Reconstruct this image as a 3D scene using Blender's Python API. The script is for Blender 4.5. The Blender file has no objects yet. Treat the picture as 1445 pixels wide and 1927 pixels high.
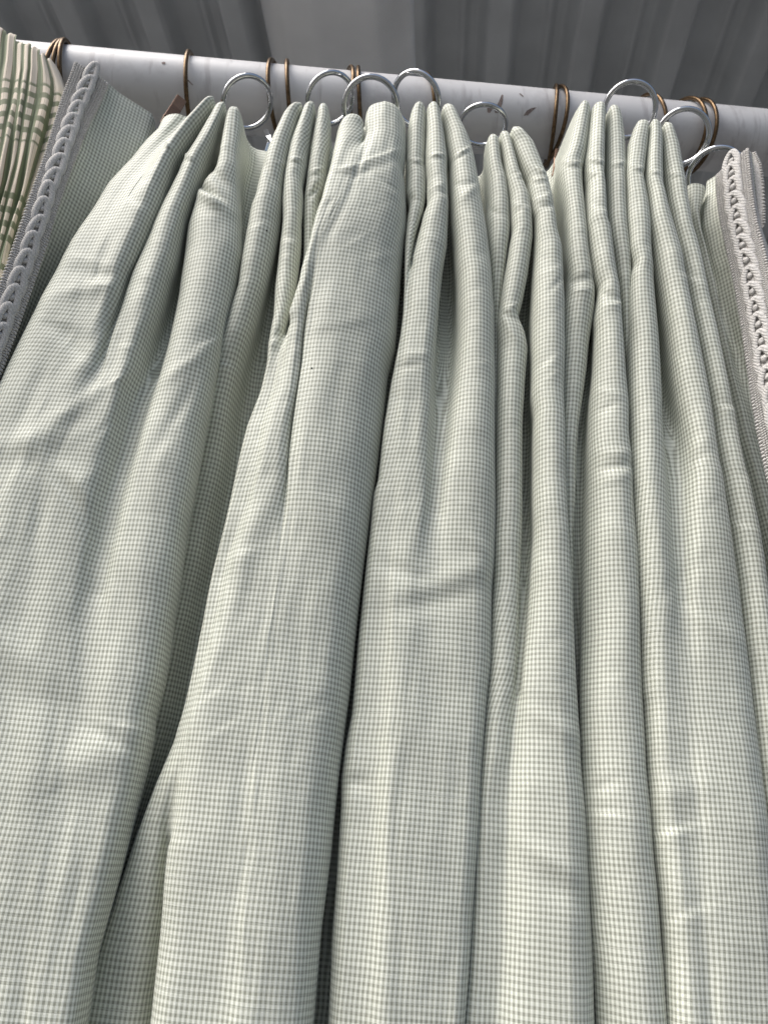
import bpy, bmesh, math, random
import numpy as np
from mathutils import Vector, Matrix
rnd = random.Random(7)
S = bpy.context.scene
COL = S.collection
# ------------------------------------------------------------------ camera
CAM = np.array([0.0, -0.505, 1.55])
PITCH, ROLL, FPX = math.radians(25.0), math.radians(5.35), 1392.0
fw = np.array([0, math.cos(PITCH), math.sin(PITCH)])
r0 = np.array([1.0, 0, 0]); u0 = np.array([0, -math.sin(PITCH), math.cos(PITCH)])
RT = r0*math.cos(ROLL) + u0*math.sin(ROLL)
UP = u0*math.cos(ROLL) - r0*math.sin(ROLL)
cd = bpy.data.cameras.new("camera"); cam = bpy.data.objects.new("camera", cd); COL.objects.link(cam)
cam.matrix_world = Matrix(((RT[0], UP[0], -fw[0], CAM[0]), (RT[1], UP[1], -fw[1], CAM[1]),
                           (RT[2], UP[2], -fw[2], CAM[2]), (0, 0, 0, 1)))
cd.sensor_fit = 'VERTICAL'; cd.sensor_height = 36.0; cd.lens = 36.0*FPX/1927.0
cd.clip_start = 0.01; cd.clip_end = 500
cd.dof.use_dof = True; cd.dof.focus_distance = 0.53; cd.dof.aperture_fstop = 14.0
S.camera = cam
# ------------------------------------------------------------------ light
SUN_EL, SUN_AZ = math.radians(50), math.radians(-60)     # azimuth from the camera side (-Y), towards the left (-X)
w = bpy.data.worlds.new("World"); S.world = w; w.use_nodes = True
nt = w.node_tree; bg = nt.nodes["Background"]
sky = nt.nodes.new("ShaderNodeTexSky"); sky.sky_type = 'NISHITA'; sky.sun_disc = False
sky.sun_elevation = SUN_EL
dirx, diry = math.sin(SUN_AZ), -math.cos(SUN_AZ)
sky.sun_rotation = math.atan2(dirx, diry); sky.dust_density = 4.0; sky.ozone_density = 1.0; sky.air_density = 1.0
nt.links.new(sky.outputs[0], bg.inputs[0]); bg.inputs[1].default_value = 0.082
sl = bpy.data.lights.new("sun", 'SUN'); so = bpy.data.objects.new("sun", sl); COL.objects.link(so)
sl.energy = 2.6; sl.angle = math.radians(54); sl.color = (1.0, 0.975, 0.94)
sd = Vector((dirx*math.cos(SUN_EL), diry*math.cos(SUN_EL), math.sin(SUN_EL)))
so.rotation_euler = sd.to_track_quat('Z', 'Y').to_euler()
S.view_settings.view_transform = 'Standard'; S.view_settings.look = 'None'
S.view_settings.exposure = 0.70; S.view_settings.gamma = 1.0

# ------------------------------------------------------------------ geometry of the view (photo pixel -> place)
def at(px, py, D):
    px = np.asarray(px, float); py = np.asarray(py, float); D = np.asarray(D, float)
    a = (px-722.5)/FPX; b = (963.5-py)/FPX
    d = fw[None]*1.0 + a.reshape(-1, 1)*RT[None] + b.reshape(-1, 1)*UP[None]
    t = D.reshape(-1)/d[:, 1]
    return CAM[None] + d*t[:, None]
def P1(px, py, D): return Vector(at([px], [py], [D])[0])
def proj(P):
    v = P-CAM; z = v@fw
    return 722.5+FPX*(v@RT)/z, 963.5-FPX*(v@UP)/z

# ------------------------------------------------------------------ materials
def mat(name):
    m = bpy.data.materials.new(name); m.use_nodes = True
    return m, m.node_tree.nodes, m.node_tree.links, m.node_tree.nodes["Principled BSDF"]
def N(ns, t, **k):
    n = ns.new(t)
    for a, b in k.items():
        if a == 'op': n.operation = b
        elif a == 'i':
            for q, v in b.items(): n.inputs[q].default_value = v
        else: setattr(n, a, b)
    return n
def gingham():
    m, ns, ln, bs = mat("gingham_cotton")
    uv = N(ns, "ShaderNodeUVMap", uv_map="UVMap")
    # slight wander of the threads
    wn = N(ns, "ShaderNodeTexNoise", i={'Scale': 60.0, 'Detail': 2.0}); ln.new(uv.outputs[0], wn.inputs['Vector'])
    ws = N(ns, "ShaderNodeVectorMath", op='MULTIPLY_ADD'); ln.new(wn.outputs['Color'], ws.inputs[0])
    ws.inputs[1].default_value = (0.0009, 0.0009, 0); ln.new(uv.outputs[0], ws.inputs[2])
    sp = N(ns, "ShaderNodeSeparateXYZ"); ln.new(ws.outputs[0], sp.inputs[0])
    def wave(out, per, lo, hi):
        a = N(ns, "ShaderNodeMath", op='MULTIPLY', i={1: 2*math.pi/per}); ln.new(out, a.inputs[0])
        s = N(ns, "ShaderNodeMath", op='SINE'); ln.new(a.outputs[0], s.inputs[0])
        r = N(ns, "ShaderNodeMapRange", interpolation_type='SMOOTHSTEP', i={1: lo, 2: hi}); ln.new(s.outputs[0], r.inputs[0])
        return r.outputs[0]
    a = wave(sp.outputs[0], 0.0030, -0.55, 0.55); b = wave(sp.outputs[1], 0.0038, -0.5, 0.6)
    warp = N(ns, "ShaderNodeMath", op='MULTIPLY', i={1: 0.58}); ln.new(a, warp.inputs[0])
    weft = N(ns, "ShaderNodeMath", op='MULTIPLY_ADD', i={1: 0.42}); ln.new(b, weft.inputs[0]); ln.new(warp.outputs[0], weft.inputs[2])
    cr = N(ns, "ShaderNodeValToRGB"); ln.new(weft.outputs[0], cr.inputs[0])
    e = cr.color_ramp.elements
    e[0].position = 0; e[0].color = (0.795, 0.815, 0.733, 1); e[1].position = 1; e[1].color = (0.28, 0.288, 0.233, 1)
    k = e.new(0.5); k.color = (0.535, 0.557, 0.473, 1)
    # slubs: single paler threads running across
    mp = N(ns, "ShaderNodeMapping"); mp.inputs['Scale'].default_value = (14, 1500, 1); ln.new(uv.outputs[0], mp.inputs[0])
    n2 = N(ns, "ShaderNodeTexNoise", i={'Scale': 1.0, 'Detail': 2.0}); ln.new(mp.outputs[0], n2.inputs['Vector'])
    r2 = N(ns, "ShaderNodeMapRange", i={1: 0.52, 2: 0.78, 3: 0.0, 4: 0.62}); ln.new(n2.outputs[0], r2.inputs[0])
    mx = N(ns, "ShaderNodeMix", data_type='RGBA'); ln.new(r2.outputs[0], mx.inputs[0]); ln.new(cr.outputs[0], mx.inputs[6])
    mx.inputs[7].default_value = (0.68, 0.70, 0.63, 1)
    mp3 = N(ns, "ShaderNodeMapping"); mp3.inputs['Scale'].default_value = (1700, 16, 1); ln.new(uv.outputs[0], mp3.inputs[0])
    n3 = N(ns, "ShaderNodeTexNoise", i={'Scale': 1.0, 'Detail': 3.0}); ln.new(mp3.outputs[0], n3.inputs['Vector'])
    n4 = N(ns, "ShaderNodeTexNoise", i={'Scale': 22.0, 'Detail': 3.0}); ln.new(uv.outputs[0], n4.inputs['Vector'])
    ad = N(ns, "ShaderNodeMath", op='ADD'); ln.new(n3.outputs[0], ad.inputs[0]); ln.new(n4.outputs[0], ad.inputs[1])
    r3 = N(ns, "ShaderNodeMapRange", i={1: 0.65, 2: 1.4, 3: 0.86, 4: 1.12}); ln.new(ad.outputs[0], r3.inputs[0])
    ml = N(ns, "ShaderNodeVectorMath", op='SCALE'); ln.new(mx.outputs[2], ml.inputs[0]); ln.new(r3.outputs[0], ml.inputs['Scale'])
    ln.new(ml.outputs[0], bs.inputs['Base Color'])
    bs.inputs['Roughness'].default_value = 0.58; bs.inputs['Specular IOR Level'].default_value = 0.6
    bs.inputs['Sheen Weight'].default_value = 0.25; bs.inputs['Sheen Roughness'].default_value = 0.45
    bs.inputs['Sheen Tint'].default_value = (0.9, 0.95, 0.9, 1)
    # weave relief
    bm_ = N(ns, "ShaderNodeBump", i={'Strength': 0.25, 'Distance': 0.0004}); ln.new(weft.outputs[0], bm_.inputs['Height'])
    b2 = N(ns, "ShaderNodeBump", i={'Strength': 0.25, 'Distance': 0.0006}); ln.new(n2.outputs[0], b2.inputs['Height']); ln.new(bm_.outputs[0], b2.inputs['Normal'])
    ln.new(b2.outputs[0], bs.inputs['Normal'])
    return m
M_GING = gingham()
def simple(name, col, rough=0.5, metal=0.0, spec=0.5, noise=None, bump=None, nscale=60, dark=0.8):
    m, ns, ln, bs = mat(name)
    bs.inputs['Base Color'].default_value = (*col, 1); bs.inputs['Roughness'].default_value = rough
    bs.inputs['Metallic'].default_value = metal; bs.inputs['Specular IOR Level'].default_value = spec
    tc = N(ns, "ShaderNodeTexCoord"); n = N(ns, "ShaderNodeTexNoise", i={'Scale': nscale, 'Detail': 5.0}); ln.new(tc.outputs['Object'], n.inputs['Vector'])
    if noise:
        r = N(ns, "ShaderNodeMapRange", i={1: 0.35, 2: 0.7, 3: dark, 4: 1.06}); ln.new(n.outputs[0], r.inputs[0])
        v = N(ns, "ShaderNodeVectorMath", op='SCALE'); v.inputs[0].default_value = col; ln.new(r.outputs[0], v.inputs['Scale'])
        ln.new(v.outputs[0], bs.inputs['Base Color'])
    if bump:
        b = N(ns, "ShaderNodeBump", i={'Strength': 0.5, 'Distance': bump}); ln.new(n.outputs[0], b.inputs['Height']); ln.new(b.outputs[0], bs.inputs['Normal'])
    return m
M_CHROME = simple("chrome", (0.66, 0.67, 0.68), 0.05, 1.0)
M_BRASS = simple("tarnished_brass", (0.20, 0.135, 0.08), 0.34, 1.0, noise=1, nscale=300, dark=0.55)
M_CLIP = simple("brown_clip_metal", (0.22, 0.13, 0.085), 0.38, 0.8, noise=1, nscale=400)
M_BRAID = simple("braid_cord", (0.68, 0.66, 0.635), 0.85, noise=1, nscale=900, bump=0.0006, dark=0.7)
_n, _l, _b = M_BRAID.node_tree.nodes, M_BRAID.node_tree.links, M_BRAID.node_tree.nodes["Principled BSDF"]
_t = N(_n, "ShaderNodeTexCoord"); _w = N(_n, "ShaderNodeTexWave", i={'Scale': 170.0, 'Distortion': 4.0}); _w.bands_direction = 'DIAGONAL'; _l.new(_t.outputs['Object'], _w.inputs['Vector'])
_p = N(_n, "ShaderNodeBump", i={'Strength': .6, 'Distance': .0006}); _l.new(_w.outputs['Fac'], _p.inputs['Height']); _l.new(_b.inputs['Normal'].links[0].from_socket, _p.inputs['Normal']); _l.new(_p.outputs[0], _b.inputs['Normal'])
M_BAND = simple("braid_tape", (0.62, 0.60, 0.575), 0.9, noise=1, nscale=700, bump=0.0008, dark=0.6)
M_SPECK = simple("dark_speck", (0.02, 0.02, 0.02), 0.8)
M_CEIL = simple("galvanised_sheet", (0.54, 0.56, 0.575), 0.36, 0.0, noise=1, nscale=9, dark=0.86)
M_PANEL = simple("smooth_sheet", (0.88, 0.89, 0.90), 0.5, 0.0, noise=1, nscale=7, dark=0.9)
M_GROUND = simple("unseen_ground", (0.10, 0.10, 0.097), 0.9, noise=1, nscale=4)  # tone kept dark to limit bounce light into the folds

# ------------------------------------------------------------------ helpers
def link(name, me, m, parent=None, smooth=True):
    o = bpy.data.objects.new(name, me); COL.objects.link(o)
    if m and not me.materials: me.materials.append(m)
    if smooth: me.polygons.foreach_set("use_smooth", np.ones(len(me.polygons), bool))
    if parent: o.parent = parent
    return o
def tag(o, label=None, cat=None, group=None, kind=None):
    for k, v in (('label', label), ('category', cat), ('group', group), ('kind', kind)):
        if v: o[k] = v
    return o
def empty(name, loc):
    o = bpy.data.objects.new(name, None); COL.objects.link(o); o.location = loc; o.empty_display_size = 0.02; return o
def child(o, root):
    o.parent = root; o.matrix_parent_inverse = Matrix.Translation(-Vector(root.location)); return o
def grid_mesh(name, Pg, uv=None):
    R, C_ = Pg.shape[:2]
    me = bpy.data.meshes.new(name); me.vertices.add(R*C_); me.vertices.foreach_set("co", Pg.reshape(-1).astype(np.float32))
    idx = np.arange(R*C_).reshape(R, C_)
    q = np.stack([idx[:-1, :-1], idx[1:, :-1], idx[1:, 1:], idx[:-1, 1:]], -1).reshape(-1, 4)
    n = len(q); me.loops.add(n*4); me.loops.foreach_set("vertex_index", q.reshape(-1).astype(np.int32))
    me.polygons.add(n); me.polygons.foreach_set("loop_start", (np.arange(n)*4).astype(np.int32))
    try: me.polygons.foreach_set("loop_total", np.full(n, 4, np.int32))
    except Exception: pass
    if uv is not None:
        l = me.uv_layers.new(name="UVMap"); l.data.foreach_set("uv", uv.reshape(-1, 2)[q.reshape(-1)].astype(np.float32).reshape(-1))
    me.update(calc_edges=True); me.validate()
    return me
def tube(name, pts, r, n=10, closed=False, sq=1.0):
    pts = [Vector(p) for p in pts]; m = len(pts); vs = []; fs = []
    up = Vector((0.3, 0.2, 0.93)).normalized()
    for i, p in enumerate(pts):
        a = pts[(i-1) % m] if (closed or i > 0) else p; b = pts[(i+1) % m] if (closed or i < m-1) else p
        t = (b-a).normalized(); s = t.cross(up)
        if s.length < 1e-4: s = t.orthogonal()
        s.normalize(); v = s.cross(t).normalized()
        if i == 0: s0 = s; v0 = v
        else:
            s = (s0 - t*s0.dot(t)).normalized(); v = t.cross(s)*-1; v = s.cross(t); s0 = s
        rr = r(i/(m-1)) if callable(r) else r
        for k in range(n):
            an = 2*math.pi*k/n; vs.append(p + s*math.cos(an)*rr + v*math.sin(an)*rr*sq)
    for i in range(m if closed else m-1):
        for k in range(n):
            fs.append((i*n+k, i*n+(k+1) % n, ((i+1) % m)*n+(k+1) % n, ((i+1) % m)*n+k))
    if not closed: fs.append(tuple(range(n))[::-1]); fs.append(tuple((m-1)*n+k for k in range(n)))
    me = bpy.data.meshes.new(name); me.from_pydata(vs, [], fs); me.update(); return me

def pts(s):
    a = np.array([[float(v) for v in p.split(',')] for p in s.split()]); return a[:, 0], a[:, 1]
def smooth1(a, k):
    if k < 1: return a
    g = np.exp(-0.5*(np.arange(-3*k, 3*k+1)/k)**2); g /= g.sum()
    return np.convolve(np.pad(a, 3*k, mode='edge'), g, 'valid')
def noise2(shape, cells, seed):
    r = np.random.RandomState(seed); g = r.randn(cells[0]+3, cells[1]+3)
    def up(n, c):
        t = np.linspace(0, c, n); i = np.floor(t).astype(int); i = np.minimum(i, c-1); f = t-i
        W = np.zeros((n, c+3)); 
        b = [(1-f)**3/6, (3*f**3-6*f**2+4)/6, (-3*f**3+3*f**2+3*f+1)/6, f**3/6]
        for k in range(4): W[np.arange(n), i+k] += b[k]
        return W
    return up(shape[0], cells[0])@g@up(shape[1], cells[1]).T*1.6

ZB = 0.8           # lowest z of the curtain
def sheet(folds, base, vdef, zb, nrow=760, nz=1400, bulge=None, lmin=0.0015):
    """A curtain as one cloth: folds with measured left and right edges, depth of each crest and of each valley."""
    ztopmax = 2.35; zg = np.linspace(zb, ztopmax, nz); ks = max(1, int(round(0.0012/(zg[1]-zg[0]))))
    nf = len(folds); Lx = []; Rx = []; Dc = []; ZT = []; VD = []; B = []
    for f in folds:
        xl, yl = pts(f['L']); xr, yr = pts(f['R'])
        def dep(y):
            off = np.interp(y, *np.array(f.get('d', [(0, 0)])).T)/1000.0
            return base(y)+off
        ye = 0.0
        yy = np.unique(np.concatenate([yl, yr])); cxp = 0.5*(np.interp(yy, yl, xl)+np.interp(yy, yr, xr))
        yeff = lambda y, x: y+(x-722)*-0.0936
        Pc = at(cxp, yy, dep(yeff(yy, cxp))); o = np.argsort(Pc[:, 2])
        zc = Pc[o, 2]; dc = np.interp(zg, zc, dep(yeff(yy, cxp))[o]); dc = smooth1(dc, 12)
        wm = np.abs(np.interp(yy, yr, xr)-np.interp(yy, yl, xl))/FPX*0.5*0.5
        rr = f.get('r', 1.0)
        i_ = len(Lx); vy = lambda y, q: np.interp(y, *np.array(folds[q].get('v', vdef)).T)/1000.0*0.5
        bl_ = np.minimum(np.interp(yl, yy, wm)*rr*0.8, vy(yeff(yl, xl), i_-1) if i_ else 1); br_ = np.minimum(np.interp(yr, yy, wm)*rr*0.8, vy(yeff(yr, xr), i_) if i_ < nf-1 else 1)
        PL = at(xl, yl, dep(yeff(yl, xl))+bl_+f.get('dl', 0)/1000); PR = at(xr, yr, dep(yeff(yr, xr))+br_+f.get('dr', 0)/1000)
        oL = np.argsort(PL[:, 2]); oR = np.argsort(PR[:, 2])
        lx = smooth1(np.interp(zg, PL[oL, 2], PL[oL, 0]), ks); rx = smooth1(np.interp(zg, PR[oR, 2], PR[oR, 0]), ks)
        rx = np.maximum(rx, lx+lmin)
        zt = Pc[:, 2].max() if 'zt' not in f else f['zt']
        if f.get('tip', True):
            s = np.clip((zt-zg)/0.011, 0, 1); g = 0.30+0.70*np.sqrt(1-(1-s)**2)
            c = 0.5*(lx+rx); lx = c-(c-lx)*g; rx = c+(rx-c)*g
            dc = dc+0.006*(1-s)**2
        # nominal photo row of each z, for the tables
        ynom = np.interp(zg, zc, yeff(yy, cxp)[o])
        VD.append(np.interp(ynom, *np.array(f.get('v', vdef)).T)/1000.0)
        Lx.append(lx); Rx.append(rx); Dc.append(dc); ZT.append(zt); B.append(rr)
    X = []; Dm = []; T = []; kind = []; fidx = []
    def add(x, d, t, k, i): X.append(x); Dm.append(d); T.append(t); kind.append(k); fidx.append(i)
    def vall(i):
        a, b, v = Dc[i], Dc[i+1], VD[i]
        return smooth1(0.5*(a+b)+0.5*np.abs(a-b)*np.clip(v/0.006, 0, 1)+v, 10)
    for i, f in enumerate(folds):
        lx, rx, dc = Lx[i], Rx[i], Dc[i]; wd = 0.5*(rx-lx); c = 0.5*(lx+rx)+wd*f.get('cx', 0.0)
        vl = vall(i-1) if i else dc+0.05
        vr = vall(i) if i < nf-1 else dc+0.05
        if i == 0: add(lx-0.002, vl, ZT[i], 'v', i)
        bl = np.minimum(B[i]*wd, 0.5*(vl-dc)); br = np.minimum(B[i]*wd, 0.5*(vr-dc))
        if 'dl' in f: bl = bl + f['dl']/1000.0
        if 'dr' in f: br = br + f['dr']/1000.0
        sl_ = np.clip(VD[i-1]/0.007, 0, 1) if i and not f.get('lin') else (np.zeros(nz) if f.get('lin') else np.ones(nz))
        sr_ = np.clip(VD[i]/0.007, 0, 1) if i < nf-1 and not f.get('lin') else (np.zeros(nz) if f.get('lin') else np.ones(nz))
        q1, q2, p1, p2 = 0.84-0.28*sl_, 0.55-0.35*sl_, 0.84-0.28*sr_, 0.55-0.35*sr_
        add(lx, dc+bl, ZT[i], 'l', i)
        add(lx+(c-lx)*0.16, dc+bl*q1, ZT[i], 'm', i)
        add(lx+(c-lx)*0.45, dc+bl*q2, ZT[i], 'm', i)
        add(c, dc, ZT[i], 'c', i)
        add(rx-(rx-c)*0.45, dc+br*p2, ZT[i], 'm', i)
        add(rx-(rx-c)*0.16, dc+br*p1, ZT[i], 'm', i)
        add(rx, dc+br, ZT[i], 'r', i)
        if i < nf-1:
            g = Lx[i+1]-rx; g2 = np.maximum(g, 0.0012); mid = 0.5*(rx+Lx[i+1]); q = 0.22
            zt = min(ZT[i], ZT[i+1]) - (0.004 if g.max() < 0.03 else 0.0) if 'vt' not in f else f['vt']
            add(mid-g2*q, vr, zt, 'v', i); add(mid+g2*q, vr, zt, 'w', i)
        else: add(rx+0.002, vr, ZT[i], 'v', i)
    X = np.array(X); Dm = np.array(Dm); T = np.array(T)
    K = len(X)
    h = np.sqrt(np.diff(X, axis=0)**2+np.diff(Dm, axis=0)**2)+1e-5
    def tang(A):
        d = np.diff(A, axis=0)/h; t = np.zeros_like(A); t[0] = d[0]; t[-1] = d[-1]
        t[1:-1] = (d[:-1]*h[1:]+d[1:]*h[:-1])/(h[1:]+h[:-1]); return t
    tx, td = tang(X), tang(Dm)
    cx_, cd_, ct_, ck = [], [], [], []
    cres = {}
    for k in range(K-1):
        n = {('v', 'w'): 6}.get((kind[k], kind[k+1]), 0)
        if not n: n = 5 if 'm' in (kind[k], kind[k+1]) and {kind[k], kind[k+1]} != {'m', 'c'} else (7 if {kind[k], kind[k+1]} == {'m', 'c'} else 8)
        if folds[fidx[k]].get('wide') and kind[k] in 'lmcr' and kind[k+1] in 'lmcr': n *= int(folds[fidx[k]]['wide'])
        for j in range(n):
            t = j/n
            if j == 0 and kind[k] == 'c': cres[fidx[k]] = len(cx_)
            h00 = 2*t**3-3*t**2+1; h10 = t**3-2*t**2+t; h01 = -2*t**3+3*t**2; h11 = t**3-t**2
            cx_.append(h00*X[k]+h10*tx[k]*h[k]+h01*X[k+1]+h11*tx[k+1]*h[k])
            cd_.append(h00*Dm[k]+h10*td[k]*h[k]+h01*Dm[k+1]+h11*td[k+1]*h[k])
            s = t*t*(3-2*t); ct_.append(T[k]*(1-s)+T[k+1]*s)
            ck.append((fidx[k], kind[k], kind[k+1], t))
    CX = np.array(cx_); CD = np.array(cd_); CT = np.array(ct_); nc = len(CX)
    CT = smooth1(CT, 1)
    # where neighbouring folds have run together the cloth is one smooth face
    cres_ = np.array([cres[i] for i in range(nf)])
    Wm = np.zeros((nc, nz))
    for c in range(nc):
        j = np.searchsorted(cres_, c)-1
        if 0 <= j < nf-1: Wm[c] = np.clip(1.15-VD[j]/0.007, 0, 1)
    for _ in range(40): Wm[1:-1] = Wm[1:-1]+0.25*(Wm[:-2]+Wm[2:]-2*Wm[1:-1])
    Wd = 0.48*np.clip(Wm*1.4-0.2, 0, 1)[1:-1]
    for _ in range(220):
        CX[1:-1] += Wd*(CX[:-2]+CX[2:]-2*CX[1:-1]); CD[1:-1] += Wd*(CD[:-2]+CD[2:]-2*CD[1:-1])
    ds = np.sqrt(np.diff(CX, axis=0)**2+np.diff(CD, axis=0)**2); s = np.vstack([np.zeros(nz), np.cumsum(ds, 0)])
    ci = [cres[i] for i in range(nf)]
    low = (zg > zb+0.15*(ztopmax-zb)) & (zg < zb+0.45*(ztopmax-zb))
    # thread count across the cloth: fixed on the broad folds, followed from there over shallow valleys,
    # so that what does not fit is taken up at the bottom of the deep ones
    AN = [None]*nf; Dl = []; Lr_ = []
    for i in range(nf-1):
        Lr = s[ci[i+1]]-s[ci[i]]; Lr_.append(Lr); Ls = smooth1(Lr, 10); wgt = np.clip((folds[i].get('uw', 20)-VD[i]*1000)/(folds[i].get('uw', 20)*.4), 0, 1)
        Dl.append(Ls[0]+np.r_[0, np.cumsum(np.diff(Ls)*0.5*(wgt[1:]+wgt[:-1]))])
    base_ = np.r_[0, np.cumsum([np.mean(L_[low]) for L_ in Lr_])]
    fix = [i for i, f in enumerate(folds) if f.get('fix')] or [0]
    for i in fix: AN[i] = np.full(nz, base_[i])
    for i in range(nf):
        if AN[i] is None:
            j = min(fix, key=lambda q: (abs(q-i), -q)) if not folds[i].get('to') else [k_ for k_, f in enumerate(folds) if f['name'] == folds[i]['to']][0]
            AN[i] = np.full(nz, base_[j]) + (sum(Dl[j:i]) if j < i else -sum(Dl[i:j]))
    U = np.zeros_like(s); U[:ci[0]+1] = AN[0][None]+s[:ci[0]+1]-s[ci[0]][None]; U[ci[-1]:] = AN[-1][None]+s[ci[-1]:]-s[ci[-1]][None]
    for i in range(nf-1):
        a, b = ci[i], ci[i+1]
        j0 = next((j for j in range(a, b) if ck[j][1] == 'v'), a); j1 = next((j for j in range(j0, b) if ck[j][1] == 'w'), b)
        t = np.clip((np.arange(a, b+1)-j0)/max(1, j1-j0), 0, 1); 
        U[a:b+1] = AN[i][None]+s[a:b+1]-s[a]+t[:, None]*(AN[i+1]-AN[i]-Lr_[i])[None]
    # resample rows: each column runs from the hem to its own top
    tr = np.linspace(0, 1, nrow); P = np.zeros((nrow, nc, 3)); UV = np.zeros((nrow, nc, 2)); FI = np.zeros(nc, int)
    for c in range(nc):
        z = zb+(CT[c]-zb)*tr
        P[:, c, 0] = np.interp(z, zg, CX[c]); D = np.interp(z, zg, CD[c]); P[:, c, 1] = CAM[1]+D; P[:, c, 2] = z
        UV[:, c, 0] = np.interp(z, zg, U[c]); UV[:, c, 1] = z
        FI[c] = ck[c][0]
    ref = np.zeros_like(CD); Da = np.array(Dc)
    ci2_ = np.array(ci)
    for c in range(nc):
        j = int(np.clip(np.searchsorted(ci2_, c)-1, 0, nf-2)); t = np.clip((c-ci2_[j])/(ci2_[j+1]-ci2_[j]), 0, 1); ref[c] = Da[j]*(1-t)+Da[j+1]*t
    V0 = np.zeros(P.shape[:2])
    Ex = 0.15+0.85*np.exp(-(np.maximum(CD-ref-0.004, 0)/0.012)**2)
    for c in range(nc): V0[:, c] = np.interp(P[:, c, 2], zg, Ex[c])
    return P, UV, FI, V0, ck, ci
def displace(P, FI, V0, wr):
    px, py = proj(P.reshape(-1, 3)); px = px.reshape(P.shape[:2]); py = py.reshape(P.shape[:2])
    out = np.zeros(P.shape[:2])
    for (x, y, ang, ln_, wd, amp, kd, fs) in wr:
        a = math.radians(ang); dx, dy = px-x, py-y; u = dx*math.cos(a)+dy*math.sin(a); v = -dx*math.sin(a)+dy*math.cos(a)
        e = np.exp(-(u/ln_)**2)
        if kd == 'c': q = np.exp(-np.abs(v)/wd)
        elif kd == 'g': q = np.exp(-(v/wd)**2)
        elif kd == 's': q = (v/wd)*np.exp(-np.abs(v)/wd)*1.5
        elif kd == 'k': q = np.where(v > 0, np.exp(-v/(wd*2.2)), np.exp(v/(wd*0.35)))   # sharp lip above, slow fall below
        m = np.ones(P.shape[1]) if fs is None else np.isin(FI, fs).astype(float)
        out += amp/1000.0*e*q*m[None]
    P[:, :, 1] -= out*V0
    return px, py

# ------------------------------------------------------------------ the gingham curtain
def base(y): return np.interp(y, [100, 200, 350, 700, 1100, 1300, 1950, 2300], [.449, .452, .457, .480, .498, .503, .506, .506])
DEEP = [(0, 54), (3000, 54)]
F = []
def fold(name, L, R, **k): F.append(dict(name=name, L=L, R=R, **k))
fold('X', "156,128 132,190 115,240 95,300 75,360 50,430 25,500 5,560 -28,650 -100,800 -180,1000 -330,1400 -520,1927",
     "285,224 270,262 235,320 190,385 150,450 95,560 40,690 -20,850 -100,1050 -220,1400 -400,1927", d=[(0, 17), (200, 17), (400, 8), (3000, 0)], r=.1, tip=False, cx=-.85, wide=2, lin=1, dr=36, zt=2.195, vt=2.150, v=[(0, 60), (3000, 60)])
fold('Z', "296,238 272,262 245,296 200,341 165,395 128,452 69,563 7,690 -60,850 -150,1100 -260,1500 -380,1927",
     "375,200 330,240 300,275 270,310 240,350 210,400 190,445 175,490 130,600 90,700 40,800 0,900 -60,1050 -130,1300 -200,1927", d=[(0, 34), (300, 22), (450, 8), (600, 2), (3000, 0)], tip=False, wide=2, r=.6, cx=0.25,
     v=[(0, 6), (300, 5), (380, 3), (500, 1), (700, .1), (3000, .1)], zt=2.160, vt=2.155)
fold('a', "393,170 375,190 340,225 311,261 285,300 255,340 228,388 205,440 190,490 150,600 108,700 60,800 20,900 -30,1050 -90,1300 -150,1927",
     "408,170 395,195 365,235 335,280 322,303 301,386 275,450 240,515 225,560 200,620 180,690 138,760 98,850 65,950 30,1100 0,1300 -60,1927", v=[(0, 40), (400, 34), (520, 20), (620, 14), (700, 8), (760, 4), (850, 1), (950, .1), (3000, .1)], wide=2)
fold('b', "413,180 395,215 365,262 345,290 332,321 304,376 284,421 249,514 221,597 207,646 190,708 150,780 110,850 85,950 65,1100 40,1300 0,1600 -20,1927",
     "427,182 415,215 395,270 374,317 346,404 329,490 304,570 277,646 256,698 239,732 215,825 185,930 165,1050 145,1200 125,1400 90,1650 60,1927", v=[(0, 54), (560, 42), (660, 30), (760, 19), (900, 16), (1050, 11), (1250, 4), (1500, .8), (3000, .5)], wide=3, cx=.3)
fold('c', "433,188 423,225 412,285 406,307 374,345 353,414 343,494 336,549 311,663 301,708 272,800 245,900 215,1050 190,1200 165,1400 130,1650 90,1927",
     "447,188 450,235 444,290 446,340 452,400 453,473 429,577 412,646 400,700 370,850 345,980 320,1150 300,1275 280,1345 279,1378 262,1450 220,1600 190,1700 160,1800 140,1927", v=[(0, 44), (3000, 56)], wide=3, cx=0.15, r=.7)
fold('d', "560,181 533,212 513,254 500,287 492,318 481,368 473,386 463,432 454,486 448,533 433,578 417,630 396,696 375,770 355,850 325,980 290,1150 260,1275 235,1370 215,1450 180,1600 130,1800 100,1927",
     "573,181 558,224 545,272 538,307 530,349 529,390 523,432 512,480 498,533 483,591 464,644 451,696 438,762 430,828 420,894 400,980 378,1080 350,1200 320,1350 290,1450 255,1550 220,1650 190,1750 160,1927",
     d=[(0, 0), (500, 3), (640, 10), (750, 24), (900, 44), (1500, 62), (1927, 80)], v=[(0, 54), (600, 40), (900, 22), (1400, 16), (3000, 16)])
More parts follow.
